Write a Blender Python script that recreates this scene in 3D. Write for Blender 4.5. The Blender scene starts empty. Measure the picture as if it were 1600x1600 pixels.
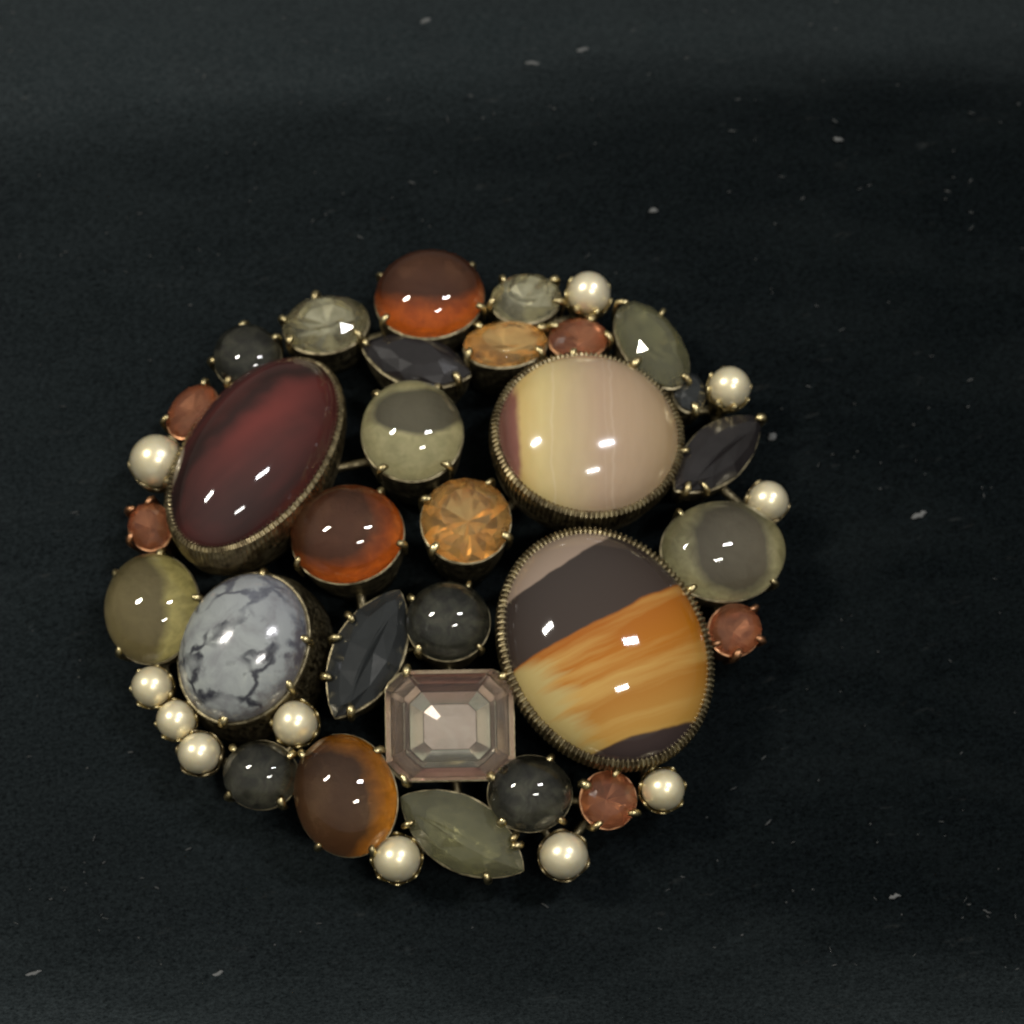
import bpy, math, random
from mathutils import Vector, Matrix

random.seed(7)
sc = bpy.context.scene
COL = sc.collection
MM = 0.001
R = math.radians

# ---------------------------------------------------------------- camera
TILT = R(22.0)
DIST = 300.0                      # mm
SPAN = 84.0                       # mm of the surface across the frame
TARGET = Vector((0, 0, 3.0))
FWD = Vector((0, math.sin(TILT), -math.cos(TILT)))
RIGHT = Vector((1, 0, 0))
UP = RIGHT.cross(FWD)
EYE = TARGET - FWD * DIST
cd = bpy.data.cameras.new('camera')
cam = bpy.data.objects.new('camera', cd)
COL.objects.link(cam)
cam.location = EYE * MM
cam.rotation_euler = (TILT, 0, 0)
cd.sensor_width = 36.0
cd.lens = 36.0 * DIST / SPAN
cd.clip_start = 0.01
cd.clip_end = 50.0
cd.dof.use_dof = True
cd.dof.focus_distance = (DIST - 28.0) * MM
cd.dof.aperture_fstop = 56.0
sc.camera = cam

# ---------------------------------------------------------------- world, lamps, exposure
w = bpy.data.worlds.new('World')
sc.world = w
w.use_nodes = True
bg = w.node_tree.nodes['Background']
bg.inputs[1].default_value = 1.0
_nt = w.node_tree
_tc = _nt.nodes.new('ShaderNodeTexCoord')
_sp = _nt.nodes.new('ShaderNodeSeparateXYZ')
_cr = _nt.nodes.new('ShaderNodeValToRGB')          # pale ceiling overhead, dimmer walls and floor
_cr.color_ramp.elements[0].position, _cr.color_ramp.elements[0].color = 0.0, (0.115, 0.112, 0.10, 1)
_cr.color_ramp.elements[1].position, _cr.color_ramp.elements[1].color = 1.0, (0.43, 0.435, 0.41, 1)
_nt.links.new(_tc.outputs['Generated'], _sp.inputs[0])
_nt.links.new(_sp.outputs[2], _cr.inputs['Fac'])
_nt.links.new(_cr.outputs['Color'], bg.inputs[0])


def area(name, x, y, z, sx, sy, L, col, roll=0.0):
    """A rectangular lamp of radiance about L, facing the brooch, its long side rolled in the ceiling."""
    ld = bpy.data.lights.new(name, 'AREA')
    ld.shape = 'RECTANGLE'
    ld.size, ld.size_y = sx, sy
    ld.energy = L * sx * sy * math.pi
    ld.color = col
    o = bpy.data.objects.new(name, ld)
    COL.objects.link(o)
    p = Vector((x, y, z))
    o.location = p
    zc = p.normalized()
    xa = Vector((math.cos(roll), math.sin(roll), 0))
    xa = (xa - zc * xa.dot(zc)).normalized()
    ya = zc.cross(xa)
    o.rotation_euler = Matrix((xa, ya, zc)).transposed().to_euler()
    return o


area('ceiling_lamp', -1.45, 0.42, 2.0, 0.48, 0.135, 165, (1.0, 0.95, 0.86), R(20))
area('ceiling_lamp', 1.00, 0.38, 2.0, 0.44, 0.125, 100, (0.97, 0.96, 1.0), R(20))
area('ceiling_lamp', 0.62, -0.72, 2.0, 0.42, 0.115, 74, (1.0, 0.96, 0.90), R(22))

sc.view_settings.view_transform = 'Standard'
sc.view_settings.look = 'None'
sc.view_settings.exposure = 0.0
sc.view_settings.gamma = 1.0
sc.cycles.filter_width = 1.6
sc.cycles.sample_clamp_indirect = 3.0
sc.cycles.blur_glossy = 0.6
sc.cycles.max_bounces = 14
sc.cycles.transmission_bounces = 12


# ---------------------------------------------------------------- pixel -> place
def ray(px, py):
    return (FWD + RIGHT * ((px - 800) / 1600 * SPAN / DIST) - UP * ((py - 800) / 1600 * SPAN / DIST))


def on_plane(px, py, p0, n):
    d = ray(px, py)
    return EYE + d * ((p0 - EYE).dot(n) / d.dot(n))


Z = Vector((0, 0, 1))


def on_z(px, py, z):
    return on_plane(px, py, Vector((0, 0, z)), Z)


# ---------------------------------------------------------------- node helpers
def new_mat(name):
    m = bpy.data.materials.new(name)
    m.use_nodes = True
    nt = m.node_tree
    b = nt.nodes['Principled BSDF']
    return m, nt, b


def setp(b, **kw):
    names = dict(base='Base Color', rough='Roughness', metal='Metallic', ior='IOR', trans='Transmission Weight', coat='Coat Weight',
                 coatr='Coat Roughness', sss='Subsurface Weight', sheen='Sheen Weight', sheenr='Sheen Roughness', sheent='Sheen Tint',
                 spec='Specular IOR Level', sssr='Subsurface Radius', ssss='Subsurface Scale', film='Thin Film Thickness', filmior='Thin Film IOR')
    for k, v in kw.items():
        b.inputs[names[k]].default_value = (*v, 1) if k in ('base', 'sheent') else v


def node(nt, kind, **kw):
    n = nt.nodes.new(kind)
    for k, v in kw.items():
        setattr(n, k, v)
    return n


def coords(nt, scale=(1, 1, 1), rot=(0, 0, 0)):
    """Object coordinates in millimetres, optionally turned and then stretched."""
    tc = node(nt, 'ShaderNodeTexCoord')
    out = tc.outputs['Object']
    for sc3, r3 in (((1000,) * 3, rot), (scale, (0, 0, 0))):
        mp = node(nt, 'ShaderNodeMapping')
        mp.inputs['Scale'].default_value = sc3
        mp.inputs['Rotation'].default_value = r3
        nt.links.new(out, mp.inputs['Vector'])
        out = mp.outputs['Vector']
    return out


def noise(nt, vec, scale, detail=4, rough=0.55, dist=0.0):
    n = node(nt, 'ShaderNodeTexNoise')
    n.inputs['Scale'].default_value = scale
    n.inputs['Detail'].default_value = detail
    n.inputs['Roughness'].default_value = rough
    n.inputs['Distortion'].default_value = dist
    nt.links.new(vec, n.inputs['Vector'])
    return n.outputs['Fac']


def ramp(nt, fac, stops, interp='LINEAR'):
    r = node(nt, 'ShaderNodeValToRGB')
    r.color_ramp.interpolation = interp
    e = r.color_ramp.elements
    while len(e) < len(stops):
        e.new(0.5)
    for el, (p, c) in zip(e, stops):
        el.position = p
        el.color = (*c, 1) if len(c) == 3 else c
    nt.links.new(fac, r.inputs['Fac'])
    return r.outputs['Color']


def mth(nt, op, a, b=None, c=None, clamp=False):
    n = node(nt, 'ShaderNodeMath', operation=op, use_clamp=clamp)
    for i, v in enumerate((a, b, c)):
        if v is None:
            continue
        if isinstance(v, (int, float)):
            n.inputs[i].default_value = v
        else:
            nt.links.new(v, n.inputs[i])
    return n.outputs[0]


def mix(nt, fac, a, b, mode='MIX'):
    n = node(nt, 'ShaderNodeMix', data_type='RGBA', blend_type=mode)
    for sock, v in ((n.inputs['Factor'], fac), (n.inputs['A'], a), (n.inputs['B'], b)):
        if isinstance(v, (int, float)):
            sock.default_value = v
        elif isinstance(v, tuple):
            sock.default_value = (*v, 1)
        else:
            nt.links.new(v, sock)
    return n.outputs['Result']


def bump(nt, b, height, strength, dist):
    n = node(nt, 'ShaderNodeBump')
    n.inputs['Strength'].default_value = strength
    n.inputs['Distance'].default_value = dist * MM
    nt.links.new(height, n.inputs['Height'])
    nt.links.new(n.outputs['Normal'], b.inputs['Normal'])


def sep(nt, vec):
    n = node(nt, 'ShaderNodeSeparateXYZ')
    nt.links.new(vec, n.inputs[0])
    return n.outputs


# ---------------------------------------------------------------- materials
def metal(name, dark, light, rough, sc_=1.6):
    m, nt, b = new_mat(name)
    v = coords(nt)
    n1 = noise(nt, v, sc_, 5)
    nt.links.new(ramp(nt, n1, [(0.35, dark), (0.65, light)]), b.inputs['Base Color'])
    setp(b, metal=1.0)
    nt.links.new(ramp(nt, noise(nt, v, 3.1, 3), [(0.3, (rough * .7,) * 3), (0.7, (rough * 1.4,) * 3)]), b.inputs['Roughness'])
    bump(nt, b, noise(nt, v, 7, 3), 0.25, 0.05)
    return m


BRASS = metal('antique_brass', (0.09, 0.072, 0.042), (0.31, 0.265, 0.16), 0.44)
RIM = metal('worn_brass_rim', (0.12, 0.09, 0.05), (0.42, 0.35, 0.20), 0.40, 1.3)
GOLD = metal('gold_prong', (0.30, 0.23, 0.11), (0.74, 0.63, 0.34), 0.30, 1.3)
COPPER = metal('copper_cup', (0.30, 0.14, 0.07), (0.50, 0.27, 0.14), 0.38)


def glass(name, tint, rough=0.02, cloud=0.0, cloudcol=(0.3, 0.3, 0.3)):
    m, nt, b = new_mat(name)
    v = coords(nt)
    n1 = noise(nt, v, 0.7, 4, dist=0.6)
    nt.links.new(ramp(nt, n1, [(0.3, tuple(c * .82 for c in tint)), (0.7, tuple(min(1, c * 1.1) for c in tint))]), b.inputs['Base Color'])
    setp(b, rough=rough, ior=1.52, trans=1.0 - cloud)
    bump(nt, b, noise(nt, v, 0.8, 2), 0.03, 0.2)
    return m


def foil(name, a, c, rough=0.3, sc_=1.2, mtl=0.75, painted_refl=None, bmp=0.35):
    m, nt, b = new_mat(name)
    v = coords(nt)
    n1 = noise(nt, v, sc_, 4, dist=0.8)
    col = ramp(nt, n1, [(0.34, a), (0.66, c)])
    if painted_refl:                      # dark reflection and lit rim painted into foil: centre, half axes (mm), colour, softness
        cx, cy, rx, ry, dark, soft = painted_refl
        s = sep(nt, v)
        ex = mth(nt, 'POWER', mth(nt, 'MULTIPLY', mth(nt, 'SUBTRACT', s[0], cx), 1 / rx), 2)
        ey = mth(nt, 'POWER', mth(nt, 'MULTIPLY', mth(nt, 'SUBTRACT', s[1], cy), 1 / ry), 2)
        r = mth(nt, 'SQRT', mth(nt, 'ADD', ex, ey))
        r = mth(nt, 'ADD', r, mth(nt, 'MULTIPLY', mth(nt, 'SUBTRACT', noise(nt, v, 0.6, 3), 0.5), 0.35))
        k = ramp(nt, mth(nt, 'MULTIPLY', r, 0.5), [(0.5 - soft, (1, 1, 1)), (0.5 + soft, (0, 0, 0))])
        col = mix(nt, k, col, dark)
    nt.links.new(col, b.inputs['Base Color'])
    setp(b, metal=mtl, rough=rough)
    bump(nt, b, noise(nt, v, 1.6, 3), bmp, 0.2)
    return m


G_AMBER = glass('amber_glass', (0.96, 0.62, 0.34))
BRN = (0.062, 0.022, 0.012)
A1, A2 = (0.46, 0.115, 0.018), (0.70, 0.20, 0.025)
F_AMBER_TOP = foil('amber_foil', A1, A2, 0.34, mtl=0.3, painted_refl=(-0.3, 2.0, 4.2, 2.2, BRN, 0.14))
F_AMBER_MID = foil('amber_foil', A1, A2, 0.34, mtl=0.3, painted_refl=(-1.2, 1.0, 3.5, 2.8, BRN, 0.15))
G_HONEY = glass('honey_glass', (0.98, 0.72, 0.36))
F_HONEY = foil('honey_foil', (0.62, 0.27, 0.03), (0.86, 0.38, 0.04), 0.34, mtl=0.3, painted_refl=(-1.3, -0.6, 3.2, 4.2, (0.050, 0.020, 0.012), 0.13))
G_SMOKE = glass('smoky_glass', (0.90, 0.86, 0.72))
F_SMOKE = foil('smoky_foil', (0.44, 0.41, 0.24), (0.60, 0.56, 0.34), 0.4, mtl=0.4, painted_refl=(0.2, 1.6, 2.5, 1.5, (0.11, 0.10, 0.07), 0.05))
F_SMOKE_EDGE = foil('smoky_foil', (0.30, 0.28, 0.16), (0.50, 0.47, 0.29), 0.4, mtl=0.4, painted_refl=(0.7, 0.5, 2.7, 2.6, (0.12, 0.105, 0.08), 0.07))
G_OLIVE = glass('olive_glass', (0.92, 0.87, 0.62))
F_OLIVE = foil('olive_foil', (0.42, 0.37, 0.17), (0.64, 0.57, 0.28), 0.36, mtl=0.4, painted_refl=(-1.9, -0.2, 2.4, 4.6, (0.16, 0.13, 0.07), 0.06))
G_BLACK = glass('black_glass', (0.34, 0.335, 0.29))
F_BLACK = foil('black_foil', (0.045, 0.045, 0.038), (0.15, 0.145, 0.115), 0.4)
G_CLEAR = glass('champagne_glass', (0.98, 0.96, 0.86))
F_CLEAR = foil('champagne_foil', (0.66, 0.61, 0.42), (0.80, 0.75, 0.55), 0.14, 0.5, mtl=0.92, bmp=0.0)
G_GREEN = glass('pale_olive_glass', (0.40, 0.39, 0.25), 0.04, 0.12)
F_GREEN = foil('pale_olive_foil', (0.34, 0.33, 0.20), (0.44, 0.425, 0.27), 0.12, 0.5)
G_GREY = glass('grey_glass', (0.022, 0.024, 0.024), 0.12, 0.8)
F_GREY = foil('grey_foil', (0.06, 0.06, 0.06), (0.22, 0.23, 0.23), 0.34)
G_PLUM = glass('plum_grey_glass', (0.021, 0.018, 0.018), 0.14, 0.8)
F_PLUM = foil('plum_grey_foil', (0.05, 0.043, 0.043), (0.18, 0.155, 0.155), 0.36)
G_TOPAZ = glass('orange_topaz_glass', (1.0, 0.94, 0.80), 0.02)
F_TOPAZ = foil('orange_topaz_foil', (1.0, 0.60, 0.24), (1.0, 0.68, 0.30), 0.14, 0.4, mtl=0.8, bmp=0.0)
G_RUST = glass('rust_glass', (0.90, 0.68, 0.54), 0.05)
F_RUST = foil('rust_foil', (0.50, 0.245, 0.14), (0.60, 0.30, 0.17), 0.14, mtl=0.6, bmp=0.03)
G_PINK = glass('pale_pink_glass', (1.0, 0.96, 0.92), 0.01)
F_PINK = foil('pale_pink_foil', (0.84, 0.68, 0.56), (0.90, 0.76, 0.63), 0.12, 0.4, 0.85, bmp=0.03)
F_REFL_DARK = foil('dark_refl_foil', (0.46, 0.26, 0.22), (0.54, 0.32, 0.27), 0.10, 0.4, 0.85, bmp=0.03)  # darker facet reflection, painted as a foil tone
F_LINE = foil('dark_step_foil', (0.10, 0.07, 0.045), (0.16, 0.11, 0.075), 0.10, 0.4, 0.85, bmp=0.03)
F_REFL_PALE = foil('pale_refl_foil', (0.92, 0.90, 0.74), (0.96, 0.94, 0.80), 0.10, 0.4, 0.85, bmp=0.03)  # bright facet reflection of one step, painted as a foil tone


def mat_pearl():
    m, nt, b = new_mat('cream_pearl')
    v = coords(nt)
    n1 = noise(nt, v, 0.6, 3)
    oi = node(nt, 'ShaderNodeObjectInfo')
    warm = ramp(nt, n1, [(0.3, (0.78, 0.67, 0.39)), (0.7, (0.88, 0.79, 0.53))])
    rosy = ramp(nt, n1, [(0.3, (0.82, 0.72, 0.48)), (0.7, (0.90, 0.82, 0.62))])
    nt.links.new(mix(nt, oi.outputs['Random'], warm, rosy), b.inputs['Base Color'])
    setp(b, rough=0.33, metal=0.55, sss=0.15, ssss=0.001, sssr=(1, .7, .4), coat=1.0, coatr=0.17)
    bump(nt, b, noise(nt, v, 1.4, 2), 0.08, 0.2)
    return m


PEARL = mat_pearl()


def mat_maroon():
    m, nt, b = new_mat('maroon_agate')
    v = coords(nt, (1, 1, 1), (0, 0, R(-50)))            # x along the stone
    s = sep(nt, v)
    st = noise(nt, coords(nt, (0.03, 0.20, 0.2), (0, 0, R(-50))), 1.0, 3, 0.55, 0.5)
    base = ramp(nt, st, [(0.30, (0.024, 0.012, 0.011)), (0.46, (0.055, 0.020, 0.017)), (0.58, (0.095, 0.024, 0.021)), (0.75, (0.046, 0.019, 0.017))])
    # a dark vein runs lengthwise, left of the middle
    wob = mth(nt, 'MULTIPLY', mth(nt, 'SUBTRACT', noise(nt, v, 0.25, 2), 0.5), 3.0)
    yy = mth(nt, 'ADD', s[1], wob)
    vein = mth(nt, 'POWER', 2.718, mth(nt, 'MULTIPLY', -0.9, mth(nt, 'POWER', mth(nt, 'SUBTRACT', yy, 1.4), 2)))
    gx = mth(nt, 'POWER', mth(nt, 'MULTIPLY', mth(nt, 'SUBTRACT', s[0], 1.6), 1 / 6.5), 2)
    gy = mth(nt, 'POWER', mth(nt, 'MULTIPLY', mth(nt, 'ADD', s[1], mth(nt, 'ADD', 0.6, mth(nt, 'MULTIPLY', wob, 0.6))), 1 / 2.3), 2)
    red_patch = mth(nt, 'POWER', 2.718, mth(nt, 'MULTIPLY', mth(nt, 'ADD', gx, gy), -0.9))  # redder patch in the stone's own colour
    base = mix(nt, mth(nt, 'MULTIPLY', red_patch, 0.85), mix(nt, 0.45, base, (0.018, 0.011, 0.010)), (0.135, 0.027, 0.022))
    c = mix(nt, mth(nt, 'MULTIPLY', vein, 0.8), base, (0.014, 0.009, 0.008))
    nt.links.new(c, b.inputs['Base Color'])
    setp(b, rough=0.05, ior=1.46, coat=0.1, coatr=0.03)
    bump(nt, b, noise(nt, v, 0.5, 2), 0.04, 0.2)
    return m


def mat_beige():
    m, nt, b = new_mat('beige_agate')
    v = coords(nt)
    s = sep(nt, v)
    wob = mth(nt, 'MULTIPLY', mth(nt, 'SUBTRACT', noise(nt, v, 0.22, 3), 0.5), 1.4)
    xx = mth(nt, 'ADD', mth(nt, 'ADD', s[0], wob), mth(nt, 'MULTIPLY', -0.012, mth(nt, 'POWER', s[1], 2)))
    f = mth(nt, 'ADD', mth(nt, 'MULTIPLY', xx, 1 / 16), 0.5)
    c = ramp(nt, f, [(0.06, (0.12, 0.045, 0.035)), (0.105, (0.20, 0.075, 0.055)), (0.13, (0.50, 0.36, 0.13)), (0.22, (0.53, 0.42, 0.185)),
                     (0.38, (0.43, 0.33, 0.185)), (0.52, (0.39, 0.275, 0.18)), (0.75, (0.37, 0.262, 0.16)), (0.93, (0.38, 0.265, 0.14))])
    fine = noise(nt, coords(nt, (1.2, 0.05, 1)), 1.0, 3)
    for x0, wd, am in ((-3.55, 0.07, 0.22), (1.35, 0.10, 0.20), (0.75, 0.06, 0.10)):      # thin upright lines in the stone
        ln = mth(nt, 'POWER', 2.718, mth(nt, 'MULTIPLY', mth(nt, 'POWER', mth(nt, 'DIVIDE', mth(nt, 'SUBTRACT', xx, x0), wd), 2), -1.0))
        c = mix(nt, mth(nt, 'MULTIPLY', ln, am), c, (0.66, 0.56, 0.44))
    c = mix(nt, 0.05, c, ramp(nt, fine, [(0.4, (0.26, 0.17, 0.12)), (0.6, (0.6, 0.46, 0.32))]))
    nt.links.new(c, b.inputs['Base Color'])
    setp(b, rough=0.12, ior=1.54, sss=0.25, ssss=0.0012, sssr=(1, .6, .35), coat=0.4, coatr=0.03)
    bump(nt, b, noise(nt, v, 0.4, 2), 0.03, 0.2)
    return m


def mat_tiger():
    m, nt, b = new_mat('banded_brown_agate')
    v = coords(nt)
    s = sep(nt, v)
    # s: across the bands (towards the lower right), t: along them; the bands bow slightly
    t = mth(nt, 'ADD', mth(nt, 'MULTIPLY', s[0], 0.88), mth(nt, 'MULTIPLY', s[1], 0.47))
    a0 = mth(nt, 'ADD', mth(nt, 'MULTIPLY', s[0], 0.47), mth(nt, 'MULTIPLY', s[1], -0.88))
    a = mth(nt, 'ADD', a0, mth(nt, 'MULTIPLY', mth(nt, 'SUBTRACT', noise(nt, v, 0.35, 2), 0.5), 0.5))
    a = mth(nt, 'ADD', a, mth(nt, 'MULTIPLY', 0.004, mth(nt, 'POWER', t, 2)))
    a = mth(nt, 'ADD', a, mth(nt, 'MULTIPLY', mth(nt, 'MULTIPLY', t, a0), -0.0185))
    f = mth(nt, 'ADD', mth(nt, 'MULTIPLY', a, 1 / 22), 0.5)
    DK = (0.036, 0.027, 0.023)
    TP = (0.25, 0.185, 0.14)
    base = ramp(nt, f, [(0.06, (0.20, 0.15, 0.11)), (0.178, TP), (0.184, DK), (0.434, (0.042, 0.029, 0.023)), (0.443, (0.30, 0.090, 0.008)), (0.58, (0.36, 0.125, 0.010)),
                        (0.72, (0.35, 0.145, 0.02)), (0.868, (0.44, 0.24, 0.05)), (0.876, (0.05, 0.034, 0.030)), (0.95, (0.06, 0.042, 0.04))])
    # pale streaks along the orange band and its pale left end
    stv = node(nt, 'ShaderNodeCombineXYZ')
    nt.links.new(mth(nt, 'MULTIPLY', a, 0.42), stv.inputs[0])
    nt.links.new(mth(nt, 'MULTIPLY', t, 0.03), stv.inputs[1])
    st = ramp(nt, noise(nt, stv.outputs[0], 1.0, 4, 0.6), [(0.46, (0, 0, 0)), (0.66, (1, 1, 1))])
    end = mth(nt, 'ADD', mth(nt, 'MULTIPLY', t, -0.55), mth(nt, 'MULTIPLY', mth(nt, 'SUBTRACT', noise(nt, stv.outputs[0], 2.6, 2), 0.5), 2.6))
    end = mth(nt, 'ADD', end, mth(nt, 'MULTIPLY', a0, 0.10))
    end = mth(nt, 'SUBTRACT', end, 2.9, clamp=True)
    lo = ramp(nt, f, [(0.440, (0, 0, 0)), (0.448, (1, 1, 1))])
    hi = ramp(nt, f, [(0.866, (1, 1, 1)), (0.874, (0, 0, 0))])
    inside = mth(nt, 'MULTIPLY', lo, hi)
    k1 = mth(nt, 'MULTIPLY', mth(nt, 'MULTIPLY', st, inside), 0.72)
    c = mix(nt, k1, base, (0.50, 0.32, 0.09))
    c = mix(nt, mth(nt, 'MULTIPLY', mth(nt, 'MULTIPLY', end, inside), 0.9), c, (0.42, 0.33, 0.13))
    # brown smudge at the right of the orange band
    nt.links.new(c, b.inputs['Base Color'])
    setp(b, rough=0.05, ior=1.46, coat=0.1, coatr=0.03)
    bump(nt, b, noise(nt, v, 0.4, 2), 0.03, 0.2)
    return m


def mat_snow():
    m, nt, b = new_mat('white_snowflake_stone')
    v = coords(nt)
    cl = noise(nt, v, 0.42, 6, 0.6, 0.5)
    base = ramp(nt, cl, [(0.24, (0.13, 0.12, 0.125)), (0.36, (0.20, 0.205, 0.205)), (0.50, (0.26, 0.275, 0.265)), (0.70, (0.34, 0.36, 0.33))])
    wv = node(nt, 'ShaderNodeVectorMath', operation='ADD')
    nz = node(nt, 'ShaderNodeTexNoise')
    nz.inputs['Scale'].default_value = 0.5
    nz.inputs['Detail'].default_value = 4
    nt.links.new(v, nz.inputs['Vector'])
    sc2 = node(nt, 'ShaderNodeVectorMath', operation='SCALE')
    sc2.inputs['Scale'].default_value = 3.2
    nt.links.new(nz.outputs['Color'], sc2.inputs[0])
    nt.links.new(v, wv.inputs[0])
    nt.links.new(sc2.outputs[0], wv.inputs[1])
    vo = node(nt, 'ShaderNodeTexVoronoi', feature='DISTANCE_TO_EDGE')
    vo.inputs['Scale'].default_value = 0.25
    nt.links.new(wv.outputs[0], vo.inputs['Vector'])
    crack = ramp(nt, vo.outputs['Distance'], [(0.0, (1, 1, 1)), (0.045, (0.85, .85, .85)), (0.10, (0, 0, 0))])
    gate = ramp(nt, noise(nt, v, 0.33, 2), [(0.40, (0, 0, 0)), (0.54, (1, 1, 1))])
    c = mix(nt, mth(nt, 'MULTIPLY', crack, gate), base, (0.026, 0.026, 0.034))
    s = sep(nt, v)
    bl = mth(nt, 'MULTIPLY', mth(nt, 'ADD', mth(nt, 'ADD', s[0], s[1]), mth(nt, 'MULTIPLY', mth(nt, 'SUBTRACT', cl, 0.5), 14.0)), 0.12, clamp=True)
    c = mix(nt, mth(nt, 'MULTIPLY', bl, 0.55), c, (0.19, 0.20, 0.235))
    e = mth(nt, 'SQRT', mth(nt, 'ADD', mth(nt, 'POWER', mth(nt, 'MULTIPLY', mth(nt, 'ADD', mth(nt, 'MULTIPLY', s[0], 0.45), mth(nt, 'MULTIPLY', s[1], 0.89)), 1 / 6.4), 2),
                                mth(nt, 'POWER', mth(nt, 'MULTIPLY', mth(nt, 'ADD', mth(nt, 'MULTIPLY', s[0], 0.89), mth(nt, 'MULTIPLY', s[1], -0.45)), 1 / 4.95), 2)))
    edge = ramp(nt, mth(nt, 'ADD', e, mth(nt, 'MULTIPLY', mth(nt, 'SUBTRACT', noise(nt, v, 0.9, 4), 0.5), 0.5)), [(0.86, (0, 0, 0)), (1.0, (1, 1, 1))])
    c = mix(nt, mth(nt, 'MULTIPLY', edge, 0.75), c, (0.085, 0.07, 0.075))
    nt.links.new(c, b.inputs['Base Color'])
    setp(b, rough=0.14, ior=1.5, coat=0.4, coatr=0.03)
    bump(nt, b, cl, 0.08, 0.5)
    return m


M_MAROON, M_BEIGE, M_TIGER, M_SNOW = mat_maroon(), mat_beige(), mat_tiger(), mat_snow()


def mat_velvet():
    m, nt, b = new_mat('black_velvet')
    v = coords(nt)
    grain = mix(nt, 0.5, noise(nt, v, 5.0, 5, 0.8), noise(nt, coords(nt, (2.4, 3.4, 3.0), (0, 0, R(-12))), 1.0, 3, 0.7))
    patch = noise(nt, coords(nt, (0.05, 0.12, 0.12)), 1.0, 5, 0.6, 0.4)
    dust = noise(nt, coords(nt, (0.35, 1.0, 1.0), (0, 0, R(-14))), 0.9, 5, 0.65)
    c1 = ramp(nt, grain, [(0.36, (0.0001, 0.0003, 0.0004)), (0.64, (0.0048, 0.0070, 0.0078))])
    c2 = ramp(nt, patch, [(0.45, (0, 0, 0)), (0.80, (0.0030, 0.0037, 0.0037))])
    c3 = ramp(nt, dust, [(0.64, (0, 0, 0)), (0.80, (0.014, 0.014, 0.013))])
    c = mix(nt, 1.0, mix(nt, 1.0, c1, c2, 'ADD'), c3, 'ADD')
    # sheen on both folds and a brighter left side, painted into the colour
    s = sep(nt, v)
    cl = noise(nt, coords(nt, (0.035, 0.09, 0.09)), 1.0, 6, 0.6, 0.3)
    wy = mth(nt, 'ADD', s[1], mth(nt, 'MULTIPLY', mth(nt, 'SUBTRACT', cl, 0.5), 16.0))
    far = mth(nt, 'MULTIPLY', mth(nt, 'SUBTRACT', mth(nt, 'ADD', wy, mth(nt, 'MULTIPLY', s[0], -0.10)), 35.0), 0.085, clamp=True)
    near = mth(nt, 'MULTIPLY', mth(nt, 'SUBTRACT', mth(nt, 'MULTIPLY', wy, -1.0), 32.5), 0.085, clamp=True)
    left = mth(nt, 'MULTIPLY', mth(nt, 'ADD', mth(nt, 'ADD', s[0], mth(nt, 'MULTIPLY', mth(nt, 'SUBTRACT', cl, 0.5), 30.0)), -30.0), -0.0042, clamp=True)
    light_mask = mth(nt, 'ADD', mth(nt, 'MULTIPLY', mth(nt, 'MAXIMUM', mth(nt, 'POWER', far, 1.5), mth(nt, 'POWER', near, 1.5)), 0.60), left)
    painted_light = mix(nt, 1.0, ramp(nt, grain, [(0.36, (0.005, 0.0065, 0.007)), (0.64, (0.029, 0.035, 0.036))]), light_mask, 'MULTIPLY')
    c = mix(nt, 1.0, c, painted_light, 'ADD')
    nt.links.new(c, b.inputs['Base Color'])
    setp(b, rough=0.95, spec=0.03, sheenr=0.35, sheent=(0.62, 0.78, 0.80))
    nt.links.new(ramp(nt, grain, [(0.35, (0.015,) * 3), (0.65, (0.09,) * 3)]), b.inputs['Sheen Weight'])
    bump(nt, b, grain, 0.45, 0.10)
    return m


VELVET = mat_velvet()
m_, nt_, b_ = new_mat('grey_lint')
setp(b_, base=(0.095, 0.097, 0.094), rough=0.9)
LINT = m_


# ---------------------------------------------------------------- mesh helpers (all in millimetres)
def mesh(name, verts, faces, mats, idx=None, smooth=True):
    me = bpy.data.meshes.new(name)
    me.from_pydata([tuple(c * MM for c in v) for v in verts], [], faces)
    for m in mats:
        me.materials.append(m)
    for i, p in enumerate(me.polygons):
        p.use_smooth = smooth if isinstance(smooth, bool) else smooth[i]
        if idx:
            p.material_index = idx[i]
    me.update()
    return me


def link(name, me, parent=None, label=None):
    o = bpy.data.objects.new(name, me)
    COL.objects.link(o)
    if parent:
        o.parent = parent
    if label:
        o['label'] = label
    return o


def loft(rings, cap0=False, cap1=False, closed=True):
    verts, faces = [], []
    n = len(rings[0])
    for r in rings:
        verts += r
    for j in range(len(rings) - 1):
        for i in range(n if closed else n - 1):
            k = (i + 1) % n
            faces.append((j * n + i, j * n + k, (j + 1) * n + k, (j + 1) * n + i))
    if cap0:
        faces.append(tuple(reversed(range(n))))
    if cap1:
        faces.append(tuple(range((len(rings) - 1) * n, len(rings) * n)))
    return verts, faces


# ---------------------------------------------------------------- the brooch
MIDX, MIDY = 690.0, 888.0
brooch = bpy.data.objects.new('brooch', None)
COL.objects.link(brooch)
brooch.empty_display_size = 0.01
brooch.location = on_z(MIDX, MIDY, 0.0) * MM
brooch['label'] = 'round openwork brass brooch set with cabochons, cut stones and pearls on black velvet'
brooch['category'] = 'brooch'
bpy.context.view_layer.update()
BINV = Matrix.Translation(-brooch.location)


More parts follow.
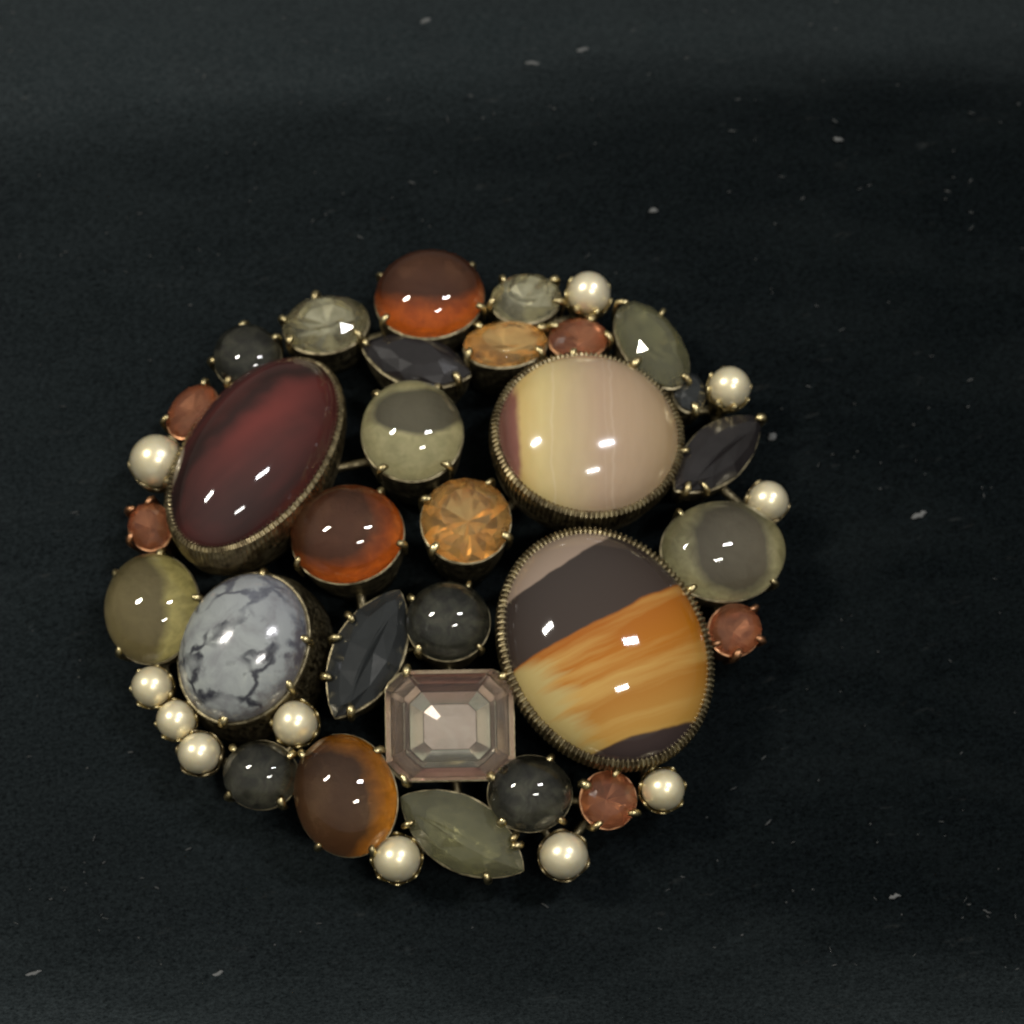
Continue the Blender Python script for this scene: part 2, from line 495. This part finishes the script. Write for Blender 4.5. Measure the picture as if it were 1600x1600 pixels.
class Seat:
    """Where a stone sits: its tilted girdle plane and its outline there."""

    def __init__(self, px, py, a, b, ang, z, kind='oval', tilt=None, aim=None):
        dx, dy = px - MIDX, -(py - MIDY)
        d = math.hypot(dx, dy)
        tl = R(min(17.0, 19.0 * d / 500)) if tilt is None else R(tilt)
        self.c = on_z(px, py, z)
        ax = Vector((dx, dy, 0)).normalized() if d > 1 else Vector((1, 0, 0))
        self.n = (Z * math.cos(tl) + ax * math.sin(tl)).normalized()
        if aim is not None:
            self.n = (Z * math.cos(tl) + Vector((-math.cos(R(aim)), math.sin(R(aim)), 0)) * math.sin(tl)).normalized()
        q = Z.rotation_difference(self.n)
        self.rot = q
        qi = q.inverted()
        ca, sa = math.cos(R(ang)), math.sin(R(ang))

        def loc(qx, qy):
            p = qi @ (on_plane(qx, qy, self.c, self.n) - self.c)
            return Vector((p.x, p.y))
        self.loc = loc
        self.u = (loc(px + a * ca, py - a * sa) - loc(px - a * ca, py + a * sa)) / 2
        self.v = (loc(px - b * sa, py - b * ca) - loc(px + b * sa, py + b * ca)) / 2
        self.kind = kind
        self.rad = (self.u.length + self.v.length) / 2

    def unit(self, th):
        c, s = math.cos(th), math.sin(th)
        if self.kind == 'marquise':
            return c, math.copysign(abs(s) ** 1.65, s)
        if self.kind == 'octagon':
            k = 1 / (abs(c) + abs(s))
            m_ = max(abs(c), abs(s))
            r = min(1 / m_, 1.74 * k)
            return c * r, s * r
        return c, s

    def pt(self, th, k=1.0):
        x, y = self.unit(th)
        p = self.u * x * k + self.v * y * k
        return p

    def ring(self, off, z, n=48, ph=0.0):
        ths = [2 * math.pi * (i + ph) / n for i in range(n)]
        out = []
        for t in ths:
            p = self.pt(t)
            d = self.pt(t + .02) - self.pt(t - .02)
            nn = Vector((d.y, -d.x))
            if nn.length > 0:
                nn.normalize()
            if nn.dot(p) < 0:
                nn = -nn
            o = off[int(round(t / (2 * math.pi) * n - ph)) % len(off)] if isinstance(off, list) else off
            zz = z[int(round(t / (2 * math.pi) * n - ph)) % len(z)] if isinstance(z, list) else z
            q = p + nn * o
            out.append((q.x, q.y, zz))
        return out

    def kring(self, k, z, n, ph=0.0):
        return [(*self.pt(2 * math.pi * (i + ph) / n, k), z) for i in range(n)]

    def place(self, o):
        o.rotation_mode = 'QUATERNION'
        o.location = (self.c * MM) - Vector(brooch.location)
        o.rotation_quaternion = self.rot


SEATS = []


def cup(st, root, mat, name='cup', wall=0.45, rim=0.25, taper=0.72, depth=None, n=48):
    d = depth or max(2.2, st.c.z - 1.0)
    rings = [st.ring(-0.35, -0.5, n), st.ring(0.02, -0.05, n), st.ring(wall * .45, rim, n), st.ring(wall, rim * .6, n), st.ring(wall * .9, -0.5, n),
             [(x * (1 + taper) / 2 * 1.04, y * (1 + taper) / 2 * 1.04, -d * .55) for x, y, z in st.ring(wall * .5, 0, n)],
             [(x * taper, y * taper, -d) for x, y, z in st.ring(0, 0, n)]]
    v, f = loft(rings, False, True)
    return link(name, mesh(name, v, f, [mat]), root)


def bezel(st, root, mat, teeth, amp=0.2, lip=0.35, depth=None):
    n = teeth * 4
    pat = [0, 1, 1, 0]
    d = depth or (st.c.z - 1.0)
    rings = [st.ring([-lip - .1 + 0.15 * (1 - p) for p in pat], [0.62 if p else .42 for p in pat], n),
             st.ring([0.0 + .10 * p for p in pat], [0.60 + .12 * p for p in pat], n),
             st.ring([0.30 + amp * p for p in pat], [0.35 + .12 * p for p in pat], n),
             st.ring([0.38 + amp * p for p in pat], -0.35, n),
             st.ring([0.30 + amp * .8 * p for p in pat], -1.3, n),
             st.ring(0.28, -1.7, n),
             [(x * .95, y * .95, -d * .6) for x, y, z in st.ring(0.1, 0, n)],
             [(x * .78, y * .78, -d) for x, y, z in st.ring(0, 0, n)]]
    v, f = loft(rings, False, True)
    nside = len(f)
    sm = [j // n in (5, 6) or False for j in range(nside)]
    return link('bezel', mesh('bezel', v, f, [mat], None, sm), root)


def prong(st, root, th, mat, wid=0.55, reach=0.55, h=0.55, low=1.8):
    """A tapered claw that climbs the cup and folds over the stone's edge."""
    p = st.pt(th)
    d = (st.pt(th + .02) - st.pt(th - .02))
    nn = Vector((d.y, -d.x)).normalized()
    if nn.dot(p) < 0:
        nn = -nn
    tt = Vector((-nn.y, nn.x))
    lean, bulge = random.uniform(-.12, .12), random.uniform(.85, 1.25)
    path = [(0.06, -low, .8), (0.26, -0.5, 1.0), (0.30, h * .45, 1.05), (0.06, h * .95, 1.05 * bulge), (-reach * .6, h * 1.10, .95 * bulge), (-reach, h * .95, .5)]
    verts, rings = [], []
    for i, (o, z, k) in enumerate(path):
        o0, z0, _ = path[max(0, i - 1)]
        o1, z1, _ = path[min(len(path) - 1, i + 1)]
        tx, tz = o1 - o0, z1 - z0
        L = math.hypot(tx, tz) or 1
        ox, oz = -tz / L, tx / L
        if ox < 0 and i < 3:
            ox, oz = -ox, -oz
        if i >= 3 and oz < 0:
            ox, oz = -ox, -oz
        ring = []
        for (sx, so) in ((-1, -.3), (-.75, .55), (0, .9), (.75, .55), (1, -.3)):
            c = p + nn * (o + ox * so * .26 * k) + tt * (sx * wid * .5 * k + lean * i)
            ring.append((c.x, c.y, z + oz * so * .26 * k))
        rings.append(ring)
    v, f = loft(rings, True, True)
    return link('prong', mesh('prong', v, f, [mat]), root)


def prongs(st, root, px_list, mat, **kw):
    """Prongs at the outline points nearest to the given picture points."""
    for (qx, qy) in px_list:
        t = st.loc(qx, qy)
        best = min((i for i in range(360)), key=lambda i: (st.pt(R(i)) - t).length)
        prong(st, root, R(best), mat, wid=random.uniform(.5, .68), reach=random.uniform(.4, .65), h=random.uniform(.5, .65), **kw)


def cabochon(name, label, seat, h, mats, skirt=0.5, belly=0.35, power=0.5, n=56, nr=14):
    """A domed stone: polished top, short skirt, and a bottom that carries the foil when the stone is clear."""
    rings, kind = [], []
    for j in range(nr):
        ph = (math.pi / 2) * (j / nr)
        k = math.cos(ph)
        rings.append(seat.kring(k, h * (max(0.0, 1 - k * k) ** power), n))
    rings = list(reversed(rings))
    top = [(0, 0, h)]
    low = [seat.kring(.975, -skirt, n), seat.kring(.7, -skirt - belly * .6, n), seat.kring(.35, -skirt - belly * .95, n)]
    verts = top[:]
    faces, idx = [], []
    allr = rings + low
    for r in allr:
        verts += r
    for i in range(n):
        faces.append((0, 1 + i, 1 + (i + 1) % n)); idx.append(0)
    for j in range(len(allr) - 1):
        for i in range(n):
            k = (i + 1) % n
            faces.append((1 + j * n + i, 1 + (j + 1) * n + i, 1 + (j + 1) * n + k, 1 + j * n + k))
            idx.append(0 if j < len(rings) - 1 else len(mats) - 1)
    b0 = len(verts)
    verts.append((0, 0, -skirt - belly))
    o = 1 + (len(allr) - 1) * n
    for i in range(n):
        faces.append((b0, o + (i + 1) % n, o + i)); idx.append(len(mats) - 1)
    ob = link(name, mesh(name, verts, faces, mats, idx), brooch, label)
    seat.place(ob)
    SEATS.append(seat)
    return ob


def faceted(name, label, seat, h, d, mats, table=0.56, n=12, ph=0.0):
    """A cut stone: table, star and girdle facets of glass over a foiled pavilion."""
    G, Mr, T, P, P2 = seat.kring(1, 0.12, n, ph), seat.kring(.80, h * .62, n, ph + .5), seat.kring(table, h, n, ph), seat.kring(.62, -d * .5, n, ph + .5), None
    G2 = seat.kring(1, -0.12, n, ph)
    jit = random.Random(label)
    P = [(x * jit.uniform(.86, 1.1), y * jit.uniform(.86, 1.1), z * jit.uniform(.7, 1.4)) for x, y, z in P]
    Mr = [(x * jit.uniform(.98, 1.03), y * jit.uniform(.98, 1.03), z * jit.uniform(.85, 1.12)) for x, y, z in Mr]
    verts = G + Mr + T + G2 + P + [(jit.uniform(-.2, .2), jit.uniform(-.2, .2), -d)]
    faces, idx = [], []
    for i in range(n):
        k = (i + 1) % n
        j = lambda r, q: r * n + q
        for f in ((j(0, i), j(0, k), j(1, i)), (j(0, k), j(1, k), j(1, i)), (j(1, i), j(2, k), j(2, i)), (j(1, i), j(1, k), j(2, k))):
            faces.append(f); idx.append(0)
        faces.append((j(3, i), j(3, k), j(0, k), j(0, i))); idx.append(0)
        for f in ((j(3, k), j(3, i), j(4, i)), (j(3, k), j(4, i), j(4, k)), (j(4, k), j(4, i), 5 * n)):
            faces.append(f); idx.append(1)
    faces.append(tuple(range(2 * n, 3 * n))); idx.append(0)
    ob = link(name, mesh(name, verts, faces, mats, idx, False), brooch, label)
    seat.place(ob)
    SEATS.append(seat)
    return ob


def ridge_cut(name, label, seat, h, d, mats, table, n, ph):
    """A pointed stone cut like a roof: facets rise from the girdle to a long ridge off the middle."""
    G, G2 = seat.kring(1, 0.10, n, ph), seat.kring(1, -0.12, n, ph)
    P = seat.kring(.6, -d * .7, n, ph + .5)
    top = []
    for i in range(n):
        x, y = seat.unit(2 * math.pi * i / n)
        p = seat.u * (x * .62) + seat.v * (-.16 + y * .10)
        top.append((p.x, p.y, h * (1.15 - .35 * x * x)))
    mid = []
    for i in range(n):
        a, b = Vector(G[i]), Vector(top[i])
        mid.append(tuple(a.lerp(b, .45) + Vector((0, 0, h * (.14 + .06 * math.sin(i * 2.3))))))
    rings = [top, mid, G, G2, P]
    verts, faces = loft(rings)
    faces = [tuple(reversed(f)) for f in faces]
    idx = [0 if i < 3 * n else 1 for i in range(len(faces))]
    faces.append(tuple(range(n))); idx.append(0)
    o = 4 * n
    verts.append((0, 0, -d))
    for i in range(n):
        faces.append((5 * n, o + (i + 1) % n, o + i)); idx.append(1)
    ob = link(name, mesh(name, verts, faces, mats, idx, False), brooch, label)
    seat.place(ob)
    SEATS.append(seat)
    return ob


def step_cut(name, label, seat, mats):
    """An octagonal step-cut stone."""
    th = []
    base = [(1, .66), (.70, 1), (-.70, 1), (-1, .66), (-1, -.66), (-.70, -1), (.70, -1), (1, -.66)]

    def oct_(k, z):
        return [(*(seat.u * x * k + seat.v * y * k), z) for x, y in base]
    tops = [oct_(1, 0.25), oct_(.86, 0.85), oct_(.70, 1.30)]
    lows = [oct_(1, -0.1), oct_(.85, -.75), oct_(.835, -.79), oct_(.64, -1.45), oct_(.625, -1.49), oct_(.42, -1.95), oct_(.408, -1.97), oct_(.20, -2.15)]
    rings = list(reversed(tops)) + lows
    verts, faces = loft(rings)
    faces = [tuple(reversed(f)) for f in faces]
    idx = []
    for i in range(len(faces)):
        row, side = divmod(i, 8)
        ns, ew = side in (1, 5), side in (3, 7)
        if row < 3:
            idx.append(0)
        elif row in (4, 6, 8):
            idx.append(4)
        elif row == 3:
            idx.append(1)
        elif row == 5:
            idx.append(2 if ns else 1)
        elif row == 7:
            idx.append(3)
        else:
            idx.append(1)
    faces.append(tuple(range(8))); idx.append(0)
    faces.append(tuple(reversed(range(80, 88)))); idx.append(1)
    ob = link(name, mesh(name, verts, faces, mats, idx, False), brooch, label)
    seat.place(ob)
    SEATS.append(seat)
    return ob


# ---------------- three large stones in notched bezels
s = Seat(400, 713, 172, 98, 51, 7.0, tilt=17, aim=70)
st = cabochon('cabochon', 'long maroon oval cabochon with a dark vein', s, 4.6, [M_MAROON], power=.52, n=72)
bezel(s, st, RIM, 120, 0.08, 0.10)

s = Seat(918, 682, 143, 122, -12, 7.0, tilt=11)
st = cabochon('cabochon', 'large beige oval cabochon shading to yellow and dark red at its left edge', s, 4.2, [M_BEIGE], power=.55, n=72)
bezel(s, st, RIM, 118, 0.16, 0.12)

s = Seat(946, 1012, 188, 150, -60, 7.2, tilt=8)
st = cabochon('cabochon', 'largest cabochon, banded taupe, dark brown and streaky orange', s, 4.7, [M_TIGER], power=.53, n=72)
bezel(s, st, RIM, 130, 0.18, 0.12)

# ---------------- medium cabochons: picture centre, half axes, angle, girdle height, dome, glass, foil, prongs
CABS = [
    ('amber cabochon at the top edge with a brown reflection painted in its upper half', 671, 463, 86, 63, 5, 5.4, 3.1, G_AMBER, F_AMBER_TOP, [(742, 478), (735, 415), (590, 430), (600, 505)]),
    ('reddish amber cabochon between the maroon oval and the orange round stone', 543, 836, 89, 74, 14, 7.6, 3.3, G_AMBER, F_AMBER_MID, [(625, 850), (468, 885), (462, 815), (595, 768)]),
    ('amber cabochon at the lower edge with a lit golden rim painted on its right', 540, 1243, 97, 80, 103, 5.6, 3.4, G_HONEY, F_HONEY, [(492, 1327), (580, 1330), (600, 1170), (480, 1180)]),
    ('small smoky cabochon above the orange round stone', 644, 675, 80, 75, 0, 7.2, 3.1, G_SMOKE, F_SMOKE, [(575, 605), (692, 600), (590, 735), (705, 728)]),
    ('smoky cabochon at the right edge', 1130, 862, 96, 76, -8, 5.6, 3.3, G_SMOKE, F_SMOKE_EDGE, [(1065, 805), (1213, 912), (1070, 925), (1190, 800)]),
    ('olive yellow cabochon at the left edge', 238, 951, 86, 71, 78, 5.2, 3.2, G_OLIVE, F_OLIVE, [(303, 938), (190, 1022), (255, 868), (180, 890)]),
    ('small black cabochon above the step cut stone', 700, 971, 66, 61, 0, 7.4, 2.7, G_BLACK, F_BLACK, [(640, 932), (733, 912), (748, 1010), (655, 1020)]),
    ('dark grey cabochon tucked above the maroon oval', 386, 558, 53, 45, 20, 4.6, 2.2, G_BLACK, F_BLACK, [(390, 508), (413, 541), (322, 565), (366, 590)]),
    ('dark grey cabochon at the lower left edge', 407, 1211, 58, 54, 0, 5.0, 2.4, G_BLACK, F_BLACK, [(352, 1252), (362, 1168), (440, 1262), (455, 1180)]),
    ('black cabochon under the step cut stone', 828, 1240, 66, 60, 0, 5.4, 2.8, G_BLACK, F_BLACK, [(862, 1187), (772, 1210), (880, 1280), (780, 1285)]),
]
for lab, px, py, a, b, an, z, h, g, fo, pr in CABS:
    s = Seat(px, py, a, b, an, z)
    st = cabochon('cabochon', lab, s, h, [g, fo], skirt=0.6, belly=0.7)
    cup(s, st, BRASS, wall=0.04, rim=-0.25)
    prongs(s, st, pr, GOLD)

s = Seat(380, 1012, 121, 94, 63, 6.4, tilt=14)
st = cabochon('cabochon', 'white and grey snowflake patterned cabochon', s, 3.6, [M_SNOW], power=.55)
cup(s, st, BRASS, wall=0.2, rim=-0.1, taper=1.14)
prongs(s, st, [(480, 1005), (410, 900), (345, 1125), (470, 1090)], GOLD)

# ---------------- faceted stones
FAC = [
    ('oval', 'champagne oval cut stone at the upper left edge', 509, 506, 68, 43, 10, 5.0, G_CLEAR, F_CLEAR, [(575, 541), (455, 500), (500, 466), (450, 545)], 14, BRASS, GOLD),
    ('oval', 'champagne oval cut stone at the top edge beside a pearl', 822, 466, 55, 37, 4, 5.0, G_CLEAR, F_CLEAR, [(786, 434), (872, 438), (868, 470), (775, 480)], 14, BRASS, GOLD),
    ('oval', 'orange oval cut stone above the beige cabochon', 790, 537, 66, 35, 4, 5.8, G_TOPAZ, F_TOPAZ, [(744, 510), (726, 566), (850, 520), (845, 556)], 14, BRASS, GOLD),
    ('oval', 'rust oval cut stone between the orange oval stone and the long grey stone', 904, 528, 46, 30, 0, 5.4, G_RUST, F_RUST, [(948, 536), (925, 500), (865, 515), (890, 556)], 12, COPPER, GOLD),
    ('oval', 'orange round cut stone in the middle', 728, 813, 71, 66, 0, 7.8, G_TOPAZ, F_TOPAZ, [(668, 790), (790, 840), (680, 860), (770, 755)], 16, BRASS, GOLD),
    ('oval', 'rust round cut stone at the right edge with gilt claws', 1149, 984, 41, 41, 0, 4.8, G_RUST, F_RUST, [(1192, 1002), (1145, 1028), (1112, 1005), (1180, 955)], 12, COPPER, COPPER),
    ('oval', 'rust round cut stone at the lower edge beside a pearl', 951, 1250, 44, 46, 0, 5.0, G_RUST, F_RUST, [(965, 1205), (1000, 1268), (925, 1290), (912, 1225)], 12, COPPER, GOLD),
    ('oval', 'rust cut stone tucked behind the upper left of the maroon oval', 300, 642, 48, 31, 48, 4.4, G_RUST, F_RUST, [(264, 662), (318, 605)], 12, COPPER, GOLD),
    ('oval', 'rust cut stone tucked between a pearl and the olive yellow cabochon', 234, 822, 34, 37, 0, 4.4, G_RUST, F_RUST, [(206, 850), (240, 785), (203, 805)], 12, COPPER, COPPER),
    ('marquise', 'plum grey pointed stone below the top amber cabochon', 650, 562, 88, 40, -14, 5.6, G_PLUM, F_PLUM, [(722, 605), (578, 540)], 12, BRASS, GOLD),
    ('long', 'long grey green cut stone at the upper right edge', 1019, 538, 78, 43, -52, 5.2, G_GREEN, F_GREEN, [(968, 482), (1030, 490), (985, 578), (1062, 590)], 14, BRASS, GOLD),
    ('oval', 'tiny dark grey cut stone with a gilt bead below the long grey green stone', 1077, 612, 25, 31, 20, 4.6, G_GREY, F_GREY, [(1056, 606), (1085, 640)], 10, BRASS, GOLD),
    ('ridge', 'dark plum grey cut stone between two pearls at the right edge', 1122, 708, 86, 46, 40, 4.9, G_PLUM, F_PLUM, [(1085, 725), (1105, 760), (1068, 768), (1185, 655)], 12, BRASS, GOLD),
    ('ridge', 'dark grey pointed stone beside the snowflake cabochon', 574, 1021, 112, 55, 63, 6.8, G_GREY, F_GREY, [(515, 1003), (507, 1055), (550, 1128), (540, 955)], 12, BRASS, GOLD),
    ('ridge', 'pale olive pointed stone at the bottom edge', 722, 1303, 112, 58, -31, 5.0, G_GREEN, F_GREEN, [(800, 1303), (805, 1325), (640, 1288), (765, 1372)], 14, BRASS, GOLD),
]
for kd, lab, px, py, a, b, an, z, g, fo, pr, n, cm, pm in FAC:
    s = Seat(px, py, a, b, an, z, 'marquise' if kd in ('marquise', 'ridge') else 'oval')
    r = min(s.u.length, s.v.length)
    nm = {'marquise': 'pointed_stone', 'ridge': 'pointed_stone'}.get(kd, 'cut_stone')
    st = (ridge_cut if kd == 'ridge' else faceted)(nm, lab, s, r * .44, r * .52, [g, fo], .5 if kd == 'marquise' else .56, n, 0.0)
    cup(s, st, cm, wall=0.03, rim=-0.3)
    prongs(s, st, pr, pm)

s = Seat(703, 1133, 100, 86, 1, 6.8)
st = step_cut('step_cut_stone', 'pale pink octagonal step cut stone', s, [G_PINK, F_PINK, F_REFL_DARK, F_REFL_PALE, F_LINE])
s8 = Seat(703, 1133, 100, 86, 1, 6.8, 'octagon')
cup(s8, st, BRASS, wall=0.06, rim=-0.2, n=64)
prongs(s8, st, [(640, 1078), (775, 1075), (780, 1190), (640, 1198)], GOLD)

# ---------------- pearls in scalloped cups
PEARLS = [
    (244, 720, 41, 5.0, 'largest pearl, left of the maroon oval'),
    (920, 458, 35, 4.6, 'pearl at the top edge beside a champagne stone'),
    (1140, 605, 33, 4.6, 'pearl at the upper right edge'),
    (1200, 783, 32, 4.4, 'pearl above the right smoky cabochon'),
    (237, 1073, 31, 4.4, 'pearl under the olive yellow cabochon, first of a row of three'),
    (275, 1125, 30, 4.4, 'middle pearl of the row of three'),
    (311, 1177, 33, 4.4, 'lowest pearl of the row of three'),
    (461, 1130, 34, 5.4, 'pearl under the snowflake cabochon'),
    (620, 1342, 36, 4.2, 'pearl under the golden amber cabochon'),
    (881, 1337, 36, 4.2, 'pearl at the bottom edge under a black cabochon'),
    (1036, 1234, 33, 4.4, 'pearl under the banded brown cabochon'),
]
pearl_sphere = {}


def sphere(r, nu=28, nv=16):
    v = [(0, 0, r)]
    f = []
    for j in range(1, nv):
        ph = math.pi * j / nv
        for i in range(nu):
            t = 2 * math.pi * i / nu
            v.append((r * math.sin(ph) * math.cos(t), r * math.sin(ph) * math.sin(t), r * math.cos(ph)))
    v.append((0, 0, -r))
    for i in range(nu):
        f.append((0, 1 + i, 1 + (i + 1) % nu))
        f.append((len(v) - 1, 1 + (nv - 2) * nu + (i + 1) % nu, 1 + (nv - 2) * nu + i))
    for j in range(nv - 2):
        for i in range(nu):
            k = (i + 1) % nu
            f.append((1 + j * nu + i, 1 + (j + 1) * nu + i, 1 + (j + 1) * nu + k, 1 + j * nu + k))
    return v, f


for pi, (px, py, r, z, lab) in enumerate(PEARLS):
    s = Seat(px, py, r, r, 0, z)
    rad = r * SPAN / 1600
    v, f = sphere(rad)
    q1, q2 = random.uniform(0, 6), random.uniform(.96, 1.0)
    v = [(x * (1 + .02 * math.sin(2 * y / rad + q1)), y * q2 * (1 + .02 * math.sin(2.3 * x / rad + q1)), zz * (1 + .02 * math.cos(2 * x / rad))) for x, y, zz in v]
    st = link('pearl', mesh('pearl', v, f, [PEARL]), brooch, lab)
    s.place(st)
    SEATS.append(s)
    # cup with pointed petals that hold the pearl
    pet = 6 + pi % 3
    n = pet * 8
    prof = [abs(math.cos(math.pi * (i / 8 + pi * .37))) ** 1.5 for i in range(n)]

    def cring(ro, z0, amp_r, amp_z):
        return [((ro + amp_r * q) * math.cos(2 * math.pi * i / n), (ro + amp_r * q) * math.sin(2 * math.pi * i / n), z0 + amp_z * q) for i, q in enumerate(prof)]
    d = s.c.z - 0.9
    rings = [cring(rad * .97, -rad * .62, .0, .0), cring(rad * .99, -rad * .44, .06, rad * .52), cring(rad * 1.06, -rad * .42, .13, rad * .54),
             cring(rad * 1.02, -rad * .7, .05, .05), cring(rad * .78, -rad * 1.0, 0, 0), cring(rad * .45, -d, 0, 0)]
    v, f = loft(rings, False, True)
    link('pearl_cup', mesh('pearl_cup', v, f, [GOLD if pi % 3 else RIM]), st)

# ---------------- brass bars of the open frame that join neighbouring settings
pairs = set()
for i, a in enumerate(SEATS):
    near = sorted((j for j in range(len(SEATS)) if j != i), key=lambda j: (SEATS[j].c - a.c).length - SEATS[j].rad)
    for j in near[:2]:
        pairs.add((min(i, j), max(i, j)))
for i, j in sorted(pairs):
    a, b = SEATS[i], SEATS[j]
    p = a.c - a.n * min(3.4, a.c.z - 1.0)
    q = b.c - b.n * min(3.4, b.c.z - 1.0)
    ax = (q - p)
    L = ax.length
    if L > 17 or L - a.rad - b.rad > 1.6:
        continue
    xx = ax.normalized()
    yy = xx.cross(Z).normalized()
    zz = xx.cross(yy)
    mid = (p + q) / 2
    rings = []
    for t in (-.5, -.2, .2, .5):
        k = .42 if abs(t) < .3 else .6
        rings.append([tuple(mid + xx * (L * t) + yy * (math.cos(th) * k) + zz * (math.sin(th) * k) - Vector(brooch.location) / MM)
                      for th in [2 * math.pi * u / 8 for u in range(8)]])
    v, f = loft(rings, True, True)
    link('frame_bar', mesh('frame_bar', v, f, [BRASS]), brooch)

# ---------------------------------------------------------------- velvet under the brooch
def velvet_z(x, y):
    z = 0.0
    t = max(0.0, y - 30.0)
    z -= 0.018 * t * t if t < 20 else 7.2 + (t - 20) * .72
    t = max(0.0, -y - 31.0)
    z += 0.03 * t * t if t < 14 else 5.88 + (t - 14) * .84
    z += 0.18 * math.sin(x * .09 + 1.0) * math.sin(y * .07) + 0.1 * math.sin(x * .21 + y * .13)
    return z - 0.2


nx, ny = 120, 150
vv, ff = [], []
for j in range(ny + 1):
    y = -62 + 130 * j / ny
    for i in range(nx + 1):
        x = -80 + 160 * i / nx
        vv.append((x, y, velvet_z(x, y)))
for j in range(ny):
    for i in range(nx):
        o = j * (nx + 1) + i
        ff.append((o, o + 1, o + nx + 2, o + nx + 1))
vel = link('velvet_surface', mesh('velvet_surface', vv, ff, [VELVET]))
vel['kind'] = 'structure'

# ---------------------------------------------------------------- lint on the velvet
def fleck(px, py, length, wid, ang, rnd):
    p = on_z(px, py, 0.1)
    z = velvet_z(p.x, p.y)
    p = on_z(px, py, z + 0.12)
    L = length * SPAN / 1600
    W = wid * SPAN / 1600
    rings = []
    for k in range(6):
        t = k / 5 - .5
        wv = W * (.35 + .65 * math.sqrt(max(0, 1 - (2 * t) ** 2))) * rnd.uniform(.7, 1.2) * .5
        cx, cy = L * t, rnd.uniform(-.2, .2) * W
        rings.append([(cx, cy + wv * math.cos(q), .05 + wv * .6 * math.sin(q)) for q in [2 * math.pi * u / 6 for u in range(6)]])
    v, f = loft(rings, True, True)
    c, s_ = math.cos(R(ang)), math.sin(R(ang))
    v = [(x * c - y * s_, x * s_ + y * c, zz) for x, y, zz in v]
    return v, f, p


rn = random.Random(3)
FLECKS = [
    (910, 78, 20, 8, 18, 'pale lint fleck near the top edge, brightest on the velvet'),
    (832, 99, 24, 6, -4, 'thin lint fleck beside the brightest one near the top edge'),
    (1021, 330, 14, 9, -10, 'lint fleck on the velvet above the upper right of the brooch'),
    (1206, 682, 15, 13, 30, 'round lint tuft just right of the brooch'),
    (1436, 806, 26, 9, 28, 'lint streak alone on the velvet at the right side'),
    (1398, 1401, 18, 7, 12, 'lint fleck on the velvet at the lower right'),
    (340, 1522, 18, 7, 18, 'small lint fleck near the bottom edge'),
    (52, 1521, 26, 7, 12, 'lint streak at the lower left corner of the velvet'),
    (665, 33, 18, 8, 22, 'lint fleck at the top edge left of the middle'),
    (1310, 218, 16, 8, -12, 'lint fleck on the velvet at the upper right'),
]
for px, py, l, wd, an, lab in FLECKS:
    v, f, p = fleck(px, py, l, wd, an, rn)
    o = link('lint_fleck', mesh('lint_fleck', v, f, [LINT]))
    o.location = p * MM
    o['label'] = lab
    o['category'] = 'lint'
    o['group'] = 'lint flecks on the velvet'

# fine dust caught in the pile, nobody could count it
V, F = [], []
for k in range(380):
    px, py = rn.uniform(-20, 1620), rn.uniform(-20, 1620)
    if math.hypot((px - 690) / 560, (py - 890) / 520) < 1:
        continue
    v, f, p = fleck(px, py, 3 + 11 * rn.random() ** 3, rn.uniform(1.2, 3.6), rn.gauss(12, 35), rn)
    o = len(V)
    V += [(a + p.x, b + p.y, c + p.z - .06) for a, b, c in v]
    F += [tuple(i + o for i in q) for q in f]
m2, nt2, b2 = new_mat('dark_dust')
setp(b2, base=(0.036, 0.038, 0.037), rough=0.9)
du = link('dust', mesh('dust', V, F, [m2]))
du['kind'] = 'stuff'
